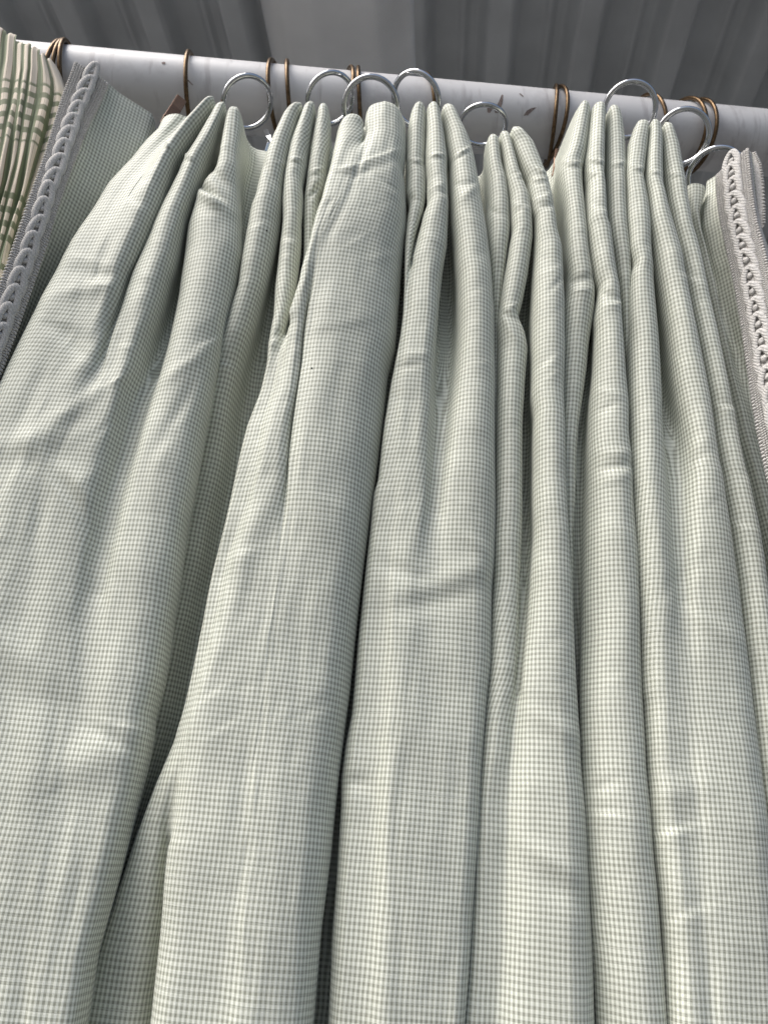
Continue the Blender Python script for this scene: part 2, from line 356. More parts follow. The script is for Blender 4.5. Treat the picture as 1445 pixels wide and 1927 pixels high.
fold('e', "578,182 560,233 546,270 541,297 537,318 532,370 532,411 527,453 523,494 518,533 515,591 506,636 501,683 488,740 464,801 451,854 443,894 425,980 400,1075 380,1175 360,1265 345,1330 325,1400 292,1480 258,1570 222,1680 185,1790 150,1927",
     "595,182 588,224 579,287 576,312 569,339 570,370 565,411 565,453 561,494 554,546 543,590 525,660 512,730 486,801 474,860 460,940 430,1030 405,1130 380,1240 360,1310 332,1400 300,1470 268,1555 222,1700 188,1800 160,1927",
     uw=4, d=[(0, 0), (650, 5), (900, 4), (1300, 6), (1500, 20), (1700, 36), (1927, 48)], v=[(0, 54), (520, 34), (640, 5), (760, .1), (3000, .1)], dl=2)
fold('f', "601,183 592,233 583,287 577,328 573,370 571,411 571,473 566,520 558,570 546,610 529,660 516,730 490,801 478,860 464,940 434,1030 409,1130 384,1240 364,1310 336,1400 304,1470 272,1555 228,1700 194,1800 168,1927",
     "616,183 622,224 619,266 614,308 610,349 600,368 598,400 592,450 582,520 568,570 552,612 533,665 522,730 500,801 488,860 474,940 442,1030 417,1130 390,1240 369,1310 343,1420 328,1470 311,1550 301,1650 290,1775 281,1875 276,1927",
     uw=4, d=[(0, 0), (300, 2), (400, 10), (560, 14), (660, 4), (900, 0), (1350, 2), (1500, 9), (1700, 24), (1927, 40)], v=[(0, 40), (500, 34), (640, 3), (760, .1), (1400, .2), (1600, 6), (1927, 18)])
fold('G', "655,203 639,233 625,295 616,330 608,365 597,392 583,451 569,494 564,520 554,552 543,588 537,640 528,730 505,801 493,860 480,940 450,1030 425,1130 396,1240 374,1310 350,1410 334,1470 316,1555 306,1650 295,1775 286,1875 281,1927",
     "682,207 684,225 684,250 668,290 648,340 618,400 600,433 588,512 577,578 569,630 564,683 556,736 548,788 543,841 538,894 530,970 517,1050 503,1150 484,1300 464,1450 448,1600 433,1750 418,1927",
     d=[(0, -2), (250, -5), (400, -9), (470, -9), (600, -6), (800, -6), (1000, -8), (1350, -7), (1500, -5), (1927, -3), (2500, -3)], v=[(0, 18), (240, 12), (285, .05), (440, .05), (520, 4), (620, 9), (800, 9), (930, 6), (1050, 3), (1150, .8), (1300, .1), (1927, .1)], wide=2, r=.6)
fold('H', "701,182 692,195 688,225 690,250 676,290 656,340 627,400 606,440 592,512 581,578 573,630 568,683 560,736 552,788 547,841 542,894 537,970 527,1050 515,1150 498,1300 478,1450 463,1600 448,1750 434,1927",
     "757,192 764,230 763,267 760,300 757,316 762,335 764,377 764,418 760,446 756,499 748,578 743,644 730,696 719,788 711,854 704,900 690,1000 670,1150 655,1300 648,1350 635,1450 620,1600 600,1750 585,1927",
     d=[(0, 0), (200, -4), (400, -9), (1000, -9), (3000, -8)], v=[(0, 52), (3000, 60)], wide=5, r=.85, cx=-.1)
fold('j', "786,181 773,213 767,245 765,276 765,303 767,338 766,362 772,379 767,411 764,452 762,504 760,583 754,630 746,670 735,723 725,788 719,841 713,900 705,925 695,1010 675,1200 666,1310 664,1340 652,1400 643,1465 643,1515 635,1650 625,1775 620,1927",
     "801,181 802,224 800,265 798,301 802,328 802,359 796,390 788,415 780,442 774,473 770,514 768,583 763,630 757,670 750,723 745,788 740,900 733,1010 725,1200 720,1325 710,1465 700,1927",
     d=[(0, 0), (400, 6), (600, 5), (1000, 6), (1400, 6), (3000, 7)], v=[(0, 44), (340, 40), (420, 14), (520, 2), (650, .1), (3000, .1)], dl=2)
fold('k', "806,180 804,245 802,276 803,303 806,328 806,354 807,373 800,390 794,415 786,442 779,473 774,514 772,583 768,630 763,670 757,723 752,788 745,900 740,1010 732,1200 728,1325 718,1465 708,1927",
     "821,180 827,203 835,245 841,286 840,313 842,338 843,369 842,400 840,452 832,500 825,560 820,620 815,700 810,800 805,900 798,1010 785,1200 772,1400 760,1927",
     d=[(0, 0), (500, 0), (1100, 0), (1300, -2), (3000, -2)], v=[(0, 54), (480, 50), (560, 40), (640, 28), (760, 17), (900, 9), (1050, 3), (1150, .3), (3000, .1)], wide=2, r=.7)
fold('l', "831,184 838,234 844,276 850,301 849,328 850,369 852,411 858,452 861,494 864,520 864,600 860,700 852,800 842,900 834,1010 832,1200 828,1400 815,1927",
     "846,181 856,195 869,224 885,255 894,286 898,307 904,338 908,365 916,411 921,452 925,483 928,512 932,578 932,657 933,736 933,900 933,1000 930,1060 928,1100 925,1250 919,1310 908,1450 898,1600 888,1750 876,1927",
     d=[(0, 0), (1000, 0), (1300, 1), (3000, 2)], v=[(0, 50), (3000, 52)], wide=2, r=1.0)
fold('m', "920,243 917,265 918,307 921,369 918,404 920,431 924,500 926,600 926,900 922,1100 914,1250 900,1450 880,1700 860,1927",
     "937,241 941,265 945,303 954,338 958,379 959,400 960,431 956,462 950,507 942,560 937,620 936,900 930,1100 922,1250 908,1450 892,1700 875,1927",
     d=[(0, 4), (420, 8), (560, 22), (3000, 32)], v=[(0, 54), (500, 40), (700, 20), (3000, 16)])
fold('n', "940,238 947,276 954,317 958,344 962,369 964,406 967,431 962,452 957,486 949,530 941,578 938,604 940,657 938,736 935,815 934,900 930,1100 922,1250 912,1330 902,1450 890,1600 880,1750 866,1927",
     "955,236 962,262 970,290 978,320 988,345 998,370 1001,400 1002,446 994,507 984,560 976,591 990,625 995,650 989,709 985,788 984,900 984,950 980,1050 973,1200 965,1327 955,1450 950,1600 940,1750 930,1927",
     d=[(0, 4), (500, 6), (900, 10), (3000, 14)], v=[(0, 54), (850, 38), (1000, 24), (1150, 12), (1300, 6), (1500, 4), (3000, 4)])
fold('o', "961,229 970,261 981,290 991,317 998,332 999,350 1006,390 1011,402 1011,431 1009,473 1007,512 1005,578 1005,657 1004,736 1012,775 1011,841 1010,900 1010,1000 1003,1100 995,1200 985,1327 978,1450 970,1600 965,1750 955,1927",
     "978,226 989,249 1006,268 1016,292 1026,317 1037,344 1042,365 1047,390 1051,431 1060,462 1061,507 1064,565 1065,657 1064,762 1065,900 1068,950 1073,1015 1078,1100 1083,1200 1089,1310 1098,1450 1105,1550 1113,1700 1119,1850 1121,1927",
     d=[(0, 0), (3000, -1)], v=[(0, 50), (3000, 50)], wide=2, cx=.15, r=1.0)
fold('p', "1098,178 1093,190 1082,220 1074,249 1066,278 1056,298 1055,317 1062,348 1068,390 1071,431 1072,473 1074,512 1068,545 1058,580 1056,700 1058,900 1066,1000 1072,1200 1085,1450 1105,1927",
     "1112,177 1112,213 1107,255 1101,296 1098,311 1099,344 1101,369 1103,400 1107,452 1112,486 1119,538 1119,578 1112,630 1107,683 1097,749 1089,801 1086,841 1085,900 1078,1000 1082,1200 1095,1450 1120,1927",
     d=[(0, 0), (450, 2), (600, 8), (900, 14), (1100, 30), (3000, 34)], v=[(0, 54), (520, 46), (700, 30), (900, 18), (1100, 10), (3000, 16)], wide=2)
fold('q', "1119,180 1112,213 1108,255 1104,296 1106,311 1110,340 1108,369 1109,411 1112,452 1117,485 1123,512 1133,533 1127,567 1124,591 1126,617 1122,683 1116,745 1114,815 1114,900 1112,1050 1108,1200 1106,1327 1108,1450 1115,1600 1125,1750 1138,1927",
     "1137,180 1140,203 1138,255 1137,307 1136,328 1140,354 1142,390 1142,415 1149,431 1155,473 1163,525 1167,565 1172,630 1178,709 1184,762 1185,820 1191,872 1195,950 1203,1050 1208,1200 1212,1327 1213,1350 1220,1450 1228,1525 1233,1625 1243,1725 1253,1825 1258,1927",
     d=[(0, 0), (3000, 0)], v=[(0, 54), (3000, 46)], wide=2, cx=.2, r=1.0)
fold('r', "1148,188 1144,245 1144,286 1144,328 1145,369 1146,411 1152,450 1160,490 1168,552 1172,604 1176,670 1181,723 1183,762 1185,815 1187,900 1192,1000 1205,1300 1215,1500 1250,1927",
     "1163,187 1172,224 1177,265 1179,307 1177,338 1178,390 1180,431 1184,473 1186,514 1187,578 1186,657 1186,736 1188,815 1191,900 1197,1000 1211,1300 1222,1500 1258,1927",
     d=[(0, 2), (420, 6), (560, 14), (760, 26), (3000, 36)], v=[(0, 44), (600, 40), (800, 20), (3000, 20)])
fold('s', "1204,213 1196,235 1185,266 1181,315 1182,360 1183,411 1188,463 1197,490 1190,511 1188,548 1188,617 1188,685 1188,754 1190,822 1191,880 1198,950 1206,1100 1212,1300 1216,1325 1223,1450 1228,1510 1238,1600 1248,1700 1256,1800 1263,1927",
     "1222,212 1220,266 1215,308 1213,329 1222,377 1227,428 1229,480 1232,531 1237,582 1241,634 1244,685 1248,754 1251,839 1253,900 1257,975 1265,1100 1275,1200 1290,1327 1300,1450 1320,1600 1340,1927",
     d=[(0, 0), (3000, 0)], v=[(0, 54), (620, 44), (750, 22), (880, 13), (1000, 9), (1200, 4), (1500, 2), (3000, 2)], wide=2, r=1.0)
fold('t', "1227,214 1222,257 1220,291 1219,332 1224,360 1227,411 1236,463 1244,514 1255,565 1263,617 1268,668 1275,719 1289,788 1296,839 1300,900 1300,975 1302,1100 1305,1200 1310,1327 1320,1450 1335,1600 1350,1927",
     "1243,213 1248,257 1248,291 1249,343 1258,377 1272,428 1285,480 1297,541 1308,600 1318,651 1328,702 1337,754 1347,822 1355,870 1363,900 1378,1000 1393,1100 1405,1200 1418,1327 1433,1425 1448,1550 1465,1700 1480,1927",
     d=[(0, 0), (3000, 0)], v=[(0, 44), (700, 36), (1000, 30), (3000, 34)], wide=2, r=1.0)
fold('u', "1250,218 1249,260 1251,300 1256,343 1263,377 1275,428 1290,487 1301,548 1312,600 1322,651 1332,702 1341,754 1350,822 1366,900 1380,1000 1395,1100 1420,1327 1450,1550 1485,1927",
     "1262,220 1271,245 1282,274 1290,326 1296,370 1306,421 1316,452 1326,497 1335,541 1347,600 1361,668 1371,719 1381,771 1391,822 1402,875 1410,900 1428,975 1441,1050 1465,1250 1490,1500 1530,1927",
     d=[(0, 0), (500, 6), (3000, 8)], v=[(0, 38), (400, 30), (700, 30), (3000, 34)], r=1.0)
fold('w', "1293,330 1300,355 1308,400 1318,440 1330,490 1345,560 1360,640 1385,740 1405,830 1440,960 1490,1150 1560,1927",
     "1327,353 1324,370 1316,395 1318,430 1332,480 1345,530 1358,600 1374,660 1398,770 1425,870 1455,980 1505,1170 1580,1927",
     d=[(0, 44), (400, 44), (3000, 42)], v=[(0, 14), (400, 14), (500, 9), (700, 4), (3000, 3)], r=.3, tip=False, zt=2.160)
fold('y', "1330,352 1328,370 1322,400 1324,430 1337,480 1350,530 1363,600 1379,660 1403,770 1430,870 1460,980 1510,1170 1590,1927",
     "1412,282 1420,350 1428,425 1441,465 1456,540 1472,620 1490,700 1520,830 1560,1000 1620,1250 1750,1927",
     d=[(0, 21), (300, 18), (3000, 22)], r=.1, tip=False, wide=2, cx=.75, lin=1, dl=34, zt=2.175)
names = [f['name'] for f in F]; ix = {n: i for i, n in enumerate(names)}
to = dict(Z='c', a='c', b='c', e='H', f='H', G='H', j='l', k='l', n='o', s='t')
for f in F:
    f['fix'] = f['name'] not in to
    if f['name'] in to: f['to'] = to[f['name']]
P, UV, FI, V0, ck, ci = sheet(F, base, DEEP, ZB)
fs = lambda s: [ix[c] for c in s]
W = []   # creases: x, y, direction, half length, width, height in mm, profile, folds
def merge(y, f):
    for lim, g in ((650, 'Zabc'), (600, 'jkl'), (600, 'efGH'), (1100, 'no'), (950, 'st')):
        if y > lim and any(c in g for c in f): return g
    return f
def cr(x, y, a, l, w_, h_, k='c', f=None): W.append((x, y, a, l, w_, h_, k, None if f is None else fs(f)))
# pinched waists under the sewn pleats
for (x, y, a, l, w_, h_, f) in [(540, 308, 10, 16, 5, 3.2, 'd'), (560, 300, 5, 14, 4, 3.5, 'e'), (596, 318, -12, 18, 5, 3.0, 'f'), (785, 300, 5, 16, 4, 3, 'j'),
        (822, 290, 2, 16, 4, 3.5, 'k'), (868, 285, -35, 18, 4, 4, 'l'), (985, 328, -10, 14, 5, 2.5, 'n'), (1020, 320, 30, 14, 5, 3.5, 'o'), (1018, 335, -10, 16, 4, 3, 'o'),
        (1080, 302, 5, 18, 5, 3.4, 'p'), (1120, 303, 12, 14, 4, 4, 'q'), (1160, 308, -8, 16, 5, 3, 'r'), (1200, 312, 12, 14, 5, 3, 's'), (1228, 322, 0, 12, 4, 3.4, 't'),
        (1265, 325, -5, 14, 5, 2.6, 'u'), (395, 283, -20, 22, 5, 3.2, 'c'), (310, 268, 35, 26, 6, 3.0, 'a'), (352, 290, 30, 16, 5, 3.2, 'b'), (700, 300, -18, 60, 9, 2.6, 'GH'),
        (660, 318, 5, 45, 6, 2.0, 'G'), (730, 345, 35, 30, 7, -1.8, 'H')]:
    cr(x, y, a, l, w_*.7, h_*.55, 'k', f); cr(x, y+w_*2.0, a, l, w_*.9, -h_*0.30, 'g', f)
cr(385, 352, 32, 34, 6, -5.5, 'c', 'c'); cr(395, 375, 30, 38, 10, 4.0, 'g', 'c'); cr(410, 330, 50, 30, 10, -3, 'g', 'c')
# dents and kinks read off the folds
for q in [(870, 345, -8, 26, 5, -4.5, 'c', 'l'), (880, 362, -40, 30, 8, 2.5, 'g', 'l'), (772, 372, 10, 20, 5, -4, 'c', 'j'), (815, 350, -18, 20, 4, 3.2, 'k', 'k'), (835, 362, 25, 16, 5, -3, 'g', 'k'),
          (925, 392, 30, 26, 6, -5, 'c', 'm'), (978, 388, 15, 22, 5, 4, 'k', 'n'), (970, 402, -35, 18, 5, -4, 'c', 'n'), (1020, 370, -25, 26, 5, 3.4, 'k', 'o'), (1030, 385, -10, 20, 6, -3, 'g', 'o'),
          (950, 590, 25, 36, 8, -6, 'c', 'n'), (962, 575, -20, 26, 5, 3.5, 'k', 'n'), (960, 620, 60, 30, 8, 3, 'g', 'n'), (1030, 510, -20, 36, 7, 2.2, 'k', 'o'), (1050, 530, -45, 26, 6, -1.8, 'g', 'o'),
          (1020, 690, -40, 30, 6, 2.4, 's', 'o'), (1115, 326, 10, 18, 5, 3.6, 'k', 'q'), (1112, 338, -30, 16, 4, -4, 'c', 'q'), (1130, 395, 25, 22, 6, 2.6, 's', 'q'),
          (1090, 543, -6, 40, 5, 4.5, 'k', 'p'), (1085, 525, -12, 34, 8, -5, 'g', 'p'), (1150, 572, -8, 30, 5, 4, 'k', 'q'), (1145, 556, 20, 26, 7, -3, 'g', 'q'), (1140, 735, 10, 34, 7, 3.0, 'k', 'q'),
          (1140, 768, -25, 26, 6, -3.5, 'c', 'q'), (1160, 877, -8, 40, 7, -3, 'g', 'q'), (1165, 852, -2, 40, 8, 2.0, 'g', 'q'), (1160, 900, -14, 44, 9, 1.6, 'g', 'q'), (1190, 498, 0, 14, 6, -4, 'g', 's'),
          (1300, 520, 20, 24, 6, 2.6, 's', 'tu'), (1365, 765, 10, 26, 6, 3, 's', 'u'), (1385, 985, 15, 40, 8, 2.8, 's', 'u'), (1290, 850, -35, 40, 10, 2.6, 'g', 't'), (1300, 870, -30, 34, 8, -2.4, 'g', 't'),
          (780, 665, -3, 30, 6, 3.4, 'k', 'jk'), (765, 690, -8, 26, 7, -2.4, 'g', 'jk'), (735, 480, -10, 50, 9, 1.2, 'g', 'H'), (745, 560, 20, 30, 10, -1.6, 'g', 'H'),
          (860, 1085, -22, 120, 26, 4.2, 'g', 'kl'), (800, 1130, -12, 110, 22, -3.6, 'g', 'jkl'), (760, 1075, 20, 60, 16, -2.5, 'g', 'jkl'), (905, 1030, 35, 40, 12, 2.4, 'g', 'l'), (660, 1470, 5, 30, 14, -4, 'g', 'j'),
          (470, 432, -25, 30, 6, 3.0, 'k', 'd'), (510, 330, 60, 36, 7, -3, 'g', 'd'), (440, 690, 25, 34, 7, 3.2, 's', 'd'), (545, 450, 10, 20, 6, 2.4, 's', 'e'), (510, 640, -20, 20, 7, 3, 's', 'e'), (590, 360, -50, 20, 5, -4, 'g', 'f'),
          (400, 640, -20, 30, 8, 2.5, 's', 'c'), (345, 690, -35, 60, 12, 3.0, 'g', 'c'), (330, 780, -60, 90, 14, -3.5, 'g', 'c'), (250, 1370, 14, 60, 9, 5.0, 'k', 'c'), (230, 1400, 28, 70, 14, -3.5, 'g', 'c'),
          (170, 1430, -20, 140, 40, 5, 'g', 'bc'), (60, 1310, 20, 110, 40, -3, 'g', 'abc'), (30, 1230, 35, 80, 30, 3, 'g', 'ab'),
          # left breadth: soft horizontal puckers
          (150, 485, 12, 70, 13, 2.6, 'k', 'Za'), (165, 512, 5, 60, 13, -2.4, 'g', 'Za'), (160, 545, -10, 60, 12, 3.2, 'g', 'Za'), (185, 535, 10, 36, 7, 2.6, 'k', 'Za'),
          (90, 598, 10, 50, 10, 2.5, 'k', 'Za'), (120, 622, 28, 60, 16, -3.6, 'g', 'Za'), (150, 660, 38, 44, 12, -2.8, 'g', 'a'), (180, 655, -50, 70, 14, 3.0, 'g', 'ab'),
          (225, 712, -25, 40, 6, 3.5, 'k', 'b'), (150, 760, -38, 90, 18, 6.0, 'g', 'ab'), (60, 828, -8, 110, 20, 3.6, 'g', 'Zab'), (60, 870, -8, 120, 24, -2.0, 'g', 'Zab'), (240, 650, 8, 24, 5, 3, 'k', 'b'),
          (120, 890, 40, 90, 18, 4.0, 'g', 'b'), (150, 960, 62, 110, 16, -5.0, 'g', 'bc'), (110, 930, 55, 60, 10, 3.5, 'c', 'b'), (250, 380, 30, 30, 9, 3, 's', 'a'), (265, 350, -40, 30, 8, 2.5, 's', 'a'),
          (1085, 1500, 0, 1, 1, 0, 'g', 'o'), (1055, 1370, 28, 70, 18, 3.6, 'g', 'o'), (1040, 1620, 30, 70, 18, 3.2, 'g', 'o'), (1060, 1680, 30, 60, 22, -2.6, 'g', 'o'), (1135, 1530, 5, 40, 6, 3.2, 's', 'q'), (1130, 1480, -20, 34, 12, -2.6, 'g', 'q'),
          (1240, 1570, -14, 60, 10, 4.5, 's', 's'), (1270, 1490, -10, 70, 26, 3.5, 'g', 'st'), (1270, 1730, -22, 70, 12, 2.6, 's', 's'), (1340, 1180, 30, 60, 16, 2.5, 'g', 't'), (1290, 1080, -40, 50, 18, -2.4, 'g', 'st'),
          (600, 1340, -20, 50, 14, 1.0, 's', 'H'), (395, 1310, -35, 40, 8, 1.2, 's', 'GH'), (420, 1370, -30, 40, 8, 1.0, 's', 'H'), (440, 1200, -50, 60, 16, 1.0, 'g', 'GH'), (450, 1040, -20, 40, 14, 2.5, 's', 'eG'),
          (150, 275, 40, 60, 5, -3.5, 'c', 'X'), (165, 315, 42, 60, 8, 1.5, 'g', 'X'), (1345, 485, -28, 34, 6, -4, 'c', 'y'), (1365, 500, -25, 34, 7, 2.5, 'g', 'y'), (1365, 545, -30, 30, 6, -3, 'c', 'y'), (1380, 575, -30, 30, 8, 2.4, 'g', 'y'),
          (1395, 640, -20, 34, 8, -2, 'g', 'y'), (1420, 700, -10, 34, 12, 2, 'g', 'y')]:
    W.append((*q[:5], q[5]*(.34 if q[6] in 'kc' else .48)*(.75 if q[0] < 300 else 1), q[6], fs(merge(q[1], q[7]))))
# small unlisted puckers along every finger
rw = random.Random(3)
for i, f in enumerate(F):
    if f['name'] in 'XZwy': continue
    xl, yl = pts(f['L']); xr, yr = pts(f['R']); y = 330
    while y < 1900:
        a, b = np.interp(y, yl, xl), np.interp(y, yr, xr)
        W.append((a+(b-a)*rw.uniform(.1, .9), y, rw.uniform(-40, 40), max(12, (b-a)*rw.uniform(.2, .5)), rw.uniform(4, 9)*(1+y/1500), rw.uniform(.2, .6)*(1 if y < 900 else .6)*rw.choice((-1, 1)), rw.choice('sgkc' if y < 800 else 'sg'), fs(merge(y, f['name']))))
        y += rw.uniform(28, 70)*(1+y/700)
displace(P, FI, V0, W)
uc = UV[:, :, 0]; n_ = P.shape[:2]
ns1 = noise2(n_, (16, 60), 1); ns2 = noise2(n_, (60, 130), 2); ns3 = noise2(n_, (150, 190), 5)
P[:, :, 1] -= (0.0010*ns1+0.00035*ns2+0.00010*ns3)*(0.4+0.6*V0)
P[:, :, 0] += 0.0003*noise2(n_, (50, 90), 9)
root = empty("gingham_curtain", (0.0, 0.03, 2.12))
tag(root, "pale sage gingham curtain with pinch pleats and braid trimmed edges, in the middle", "curtain")
drape = child(link("drape", grid_mesh("drape", P, UV), M_GING), root)

# specks of dirt on the cloth
def surf(px, py, lift=0.0):
    X_, Y_ = proj(P.reshape(-1, 3)); d2 = (X_-px)**2+(Y_-py)**2; dep = (P.reshape(-1, 3)-CAM)@fw
    k = np.where(d2 < 64)[0]; k = k[np.argmin(dep[k]+d2[k]*2e-4)]; p = P.reshape(-1, 3)[k]; v = CAM-p; return Vector(p+v/np.linalg.norm(v)*lift)
for px_, py_, r_ in ((503, 434, .0007), (586, 692, .0006)):
    b = bmesh.new(); bmesh.ops.create_icosphere(b, subdivisions=2, radius=r_); me = bpy.data.meshes.new("speck"); b.to_mesh(me); b.free()
    o = link("speck", me, M_SPECK); o.location = surf(px_, py_, .0004); o.scale = (1, .7, 1.2); child(o, root)

# ------------------------------------------------------------------ braid trim on the two leading edges
def trim(tl, tr, DA, DB, zstop):
    xl, yl = pts(tl); xr, yr = pts(tr)
    A = at(xl, yl, DA(yl)); B = at(xr, yr, DB(yr))
    def rs(Q, n):
        o = np.argsort(-Q[:, 2]); Q = Q[o]; s = np.r_[0, np.cumsum(np.linalg.norm(np.diff(Q, axis=0), axis=1))]
        t = np.linspace(0, s[-1], n); return np.stack([smooth1(np.interp(t, s, Q[:, k]), 3) for k in range(3)], 1), s[-1]
    n = 240; A, la = rs(A, n); B, lb = rs(B, n)
    nu = 14; t = np.linspace(0, 1, nu)
    Nn = np.cross(np.gradient(A, axis=0), B-A); Nn /= np.linalg.norm(Nn, axis=1)[:, None]
    if np.mean(Nn[:, 1]) > 0: Nn = -Nn
    G = A[:, None]*(1-t[None, :, None])+B[:, None]*t[None, :, None]+Nn[:, None]*(0.0022*np.sin(math.pi*t)+0.0042)[None, :, None]
    rr_ = np.random.RandomState(4)
    G += Nn[:, None]*rr_.randn(n, nu, 1)*0.00012
    # give the tape a turned-under edge on both sides
    G = np.concatenate([G[:, :1]-Nn[:, None]*0.006, G, G[:, -1:]-Nn[:, None]*0.006], 1)
    band = child(link("trim_band", grid_mesh("trim_band", G), M_BAND), root)
    Lc = 0.5*(la+lb); wd = float(np.mean(np.linalg.norm(B-A, axis=1)))
    # chain links, one shared mesh
    pitch = 0.0175; hl = 0.0132; hw = wd*0.19
    q = []
    for k in range(30):
        a = 2*math.pi*k/30; x = math.sin(a)*hw*(1-.18*math.cos(a)); y = math.cos(a)*hl; z = 0.0016*math.cos(a)+.0018
        q.append((x, y, z))
    lm = tube("braid_link", q, lambda t: 0.0030, 8, True, .8); lm.materials.append(M_BRAID)
    lm.polygons.foreach_set("use_smooth", np.ones(len(lm.polygons), bool))
    s = 0.006; k = 0
    while s < Lc-0.004:
        i = min(n-2, int(s/Lc*(n-1))); c = Vector(A[i]*.5+B[i]*.5+Nn[i]*0.0062); yv = Vector(A[i]+B[i]-A[i+1]-B[i+1]).normalized(); zv = Vector(Nn[i]); zv = (zv-yv*zv.dot(yv)).normalized(); xv = yv.cross(zv)
        o = bpy.data.objects.new("braid_link", lm); COL.objects.link(o)
        rot = Matrix((xv, yv, zv)).transposed().to_4x4() @ Matrix.Rotation(rnd.uniform(-.12, .12), 4, 'Z')
        o.matrix_world = Matrix.Translation(c) @ rot @ Matrix.Diagonal((rnd.uniform(.92, 1.1), rnd.uniform(.95, 1.06), .7, 1))
        o.parent = band
        if c.z < zstop: bpy.data.objects.remove(o); break
        s += pitch; k += 1
    # picot stitching on both borders and fine cord lines, too small to pick apart
    bmm = bmesh.new()
    for tt, sz in ((0.02, 1.0), (0.98, 1.0), (0.10, .85), (0.90, .85), (0.17, .8), (0.83, .8), (0.24, .75), (0.76, .75), (0.5, 1.0)):
        s = 0.001
        while s < Lc-0.002:
            f_ = s/Lc*(n-1); i = min(n-2, int(f_)); c = Vector((A[i]*(1-tt)+B[i]*tt)*(1-f_+i)+(A[i+1]*(1-tt)+B[i+1]*tt)*(f_-i)+Nn[i]*(.0052+.002*math.sin(math.pi*tt)))
            if c.z < zstop: break
            yv = Vector(A[i]-A[i+1]).normalized(); zv = Vector(Nn[i]); xv = yv.cross(zv).normalized()
            rot = Matrix((xv, yv, zv)).transposed().to_4x4() @ Matrix.Rotation(rnd.uniform(.3, .6)*(1 if tt < .5 else -1), 4, 'Z')
            big = abs(tt-.5) > .4
            bmesh.ops.create_icosphere(bmm, subdivisions=1 if not big else 2, radius=.001, matrix=Matrix.Translation(c) @ rot @ Matrix.Diagonal(((2.0*sz, 1.3*sz, 1.5*sz, 1) if tt != .5 else (2.8, 4.2, 2.0, 1))))
            s += 0.0031 if tt in (.02, .98) else (0.0175 if tt == .5 else 0.0022)
    me = bpy.data.meshes.new("picot_edging"); bmm.to_mesh(me); bmm.free()
    o = link("picot_edging", me, M_BRAID); o.parent = band; o['kind'] = 'stuff'
    return band
trim("143,124 118,190 104,235 84,300 62,360 38,430 14,500 -8,560 -40,650 -100,800",
     "204,164 186,205 167,240 146,290 126,340 105,400 84,470 60,540 37,605 5,690 -50,820", lambda y: base(y)+np.interp(y, [0, 200, 400, 3000], [.016, .016, .007, 0]), lambda y: base(y)+np.interp(y, [0, 200, 400, 3000], [.028, .028, .018, .012]), 1.6)
trim("1354,334 1353,364 1357,398 1363,433 1370,458 1377,493 1385,527 1392,561 1397,595 1404,634 1420,754 1431,822 1442,874 1462,960 1500,1100",
     "1412,284 1414,313 1418,356 1424,398 1431,430 1441,465 1451,510 1460,560 1468,600 1480,660 1502,754 1520,830 1540,910 1590,1060", lambda y: .492+0*y, lambda y: .468+0*y, 1.6)
# the turned-back return of the right-hand trim: a second strip seen edge-on
def strip(tl, tr, D1, D2):
    xl, yl = pts(tl); xr, yr = pts(tr); n = 80; t = np.linspace(0, 1, n)
    f_ = lambda x, y, D: at(np.interp(t, np.linspace(0, 1, len(x)), x), np.interp(t, np.linspace(0, 1, len(y)), y), np.full(n, D))
    A = f_(xl, yl, D1); B = f_(xr, yr, D2)
    G = np.stack([A+(B-A)*s for s in np.linspace(0, 1, 6)], 1)
    o = child(link("folded_return", grid_mesh("folded_return", G), M_BAND), root)
    bmm = bmesh.new(); L_ = np.linalg.norm(np.diff(B, axis=0), axis=1).sum(); k = int(L_/.0034)
    for j in range(k):
        f__ = j/k*(n-1); i = int(f__); c = Vector(B[i]*(1-f__+i)+B[min(n-1, i+1)]*(f__-i))
        bmesh.ops.create_icosphere(bmm, subdivisions=2, radius=.0014, matrix=Matrix.Translation(c) @ Matrix.Diagonal((1.1, 1, .85, 1)))
    me = bpy.data.meshes.new("picot_edging"); bmm.to_mesh(me); bmm.free()
    e = link("picot_edging", me, M_BRAID); e.parent = o; e['kind'] = 'stuff'
strip("1414,286 1418,320 1422,360 1426,400 1430,432", "1420,288 1430,310 1435,345 1437,390 1437,425", .474, .472)

# ------------------------------------------------------------------ the plaid curtain at the left
M2, ns, ln, bs = mat("plaid_cotton")
uvn = N(ns, "ShaderNodeUVMap", uv_map="UVMap"); sp = N(ns, "ShaderNodeSeparateXYZ"); ln.new(uvn.outputs[0], sp.inputs[0])
fr = N(ns, "ShaderNodeMath", op='FRACT'); ln.new(sp.outputs[0], fr.inputs[0])
def ramp(stops, out, interp='LINEAR'):
    c = N(ns, "ShaderNodeValToRGB"); ln.new(out, c.inputs[0]); c.color_ramp.interpolation = interp; e = c.color_ramp.elements
    e[0].position, e[0].color = stops[0][0], (*stops[0][1], 1); e[1].position, e[1].color = stops[-1][0], (*stops[-1][1], 1)
    for p_, q_ in stops[1:-1]: k_ = e.new(p_); k_.color = (*q_, 1)
    return c
CRM, GRN, DGR, BRN = (.74, .65, .53), (.20, .235, .13), (.10, .13, .065), (.13, .085, .035)
va = ramp([(0, GRN), (.10, GRN), (.12, BRN), (.14, CRM), (.30, CRM), (.315, BRN), (.33, CRM), (.56, CRM), (.59, BRN), (.63, GRN), (.78, DGR), (1, GRN)], fr.outputs[0])
vg = N(ns, "ShaderNodeMath", op='MULTIPLY', i={1: 1/0.0145}); ln.new(sp.outputs[1], vg.inputs[0])
vs_ = N(ns, "ShaderNodeMath", op='FRACT'); ln.new(vg.outputs[0], vs_.inputs[0])
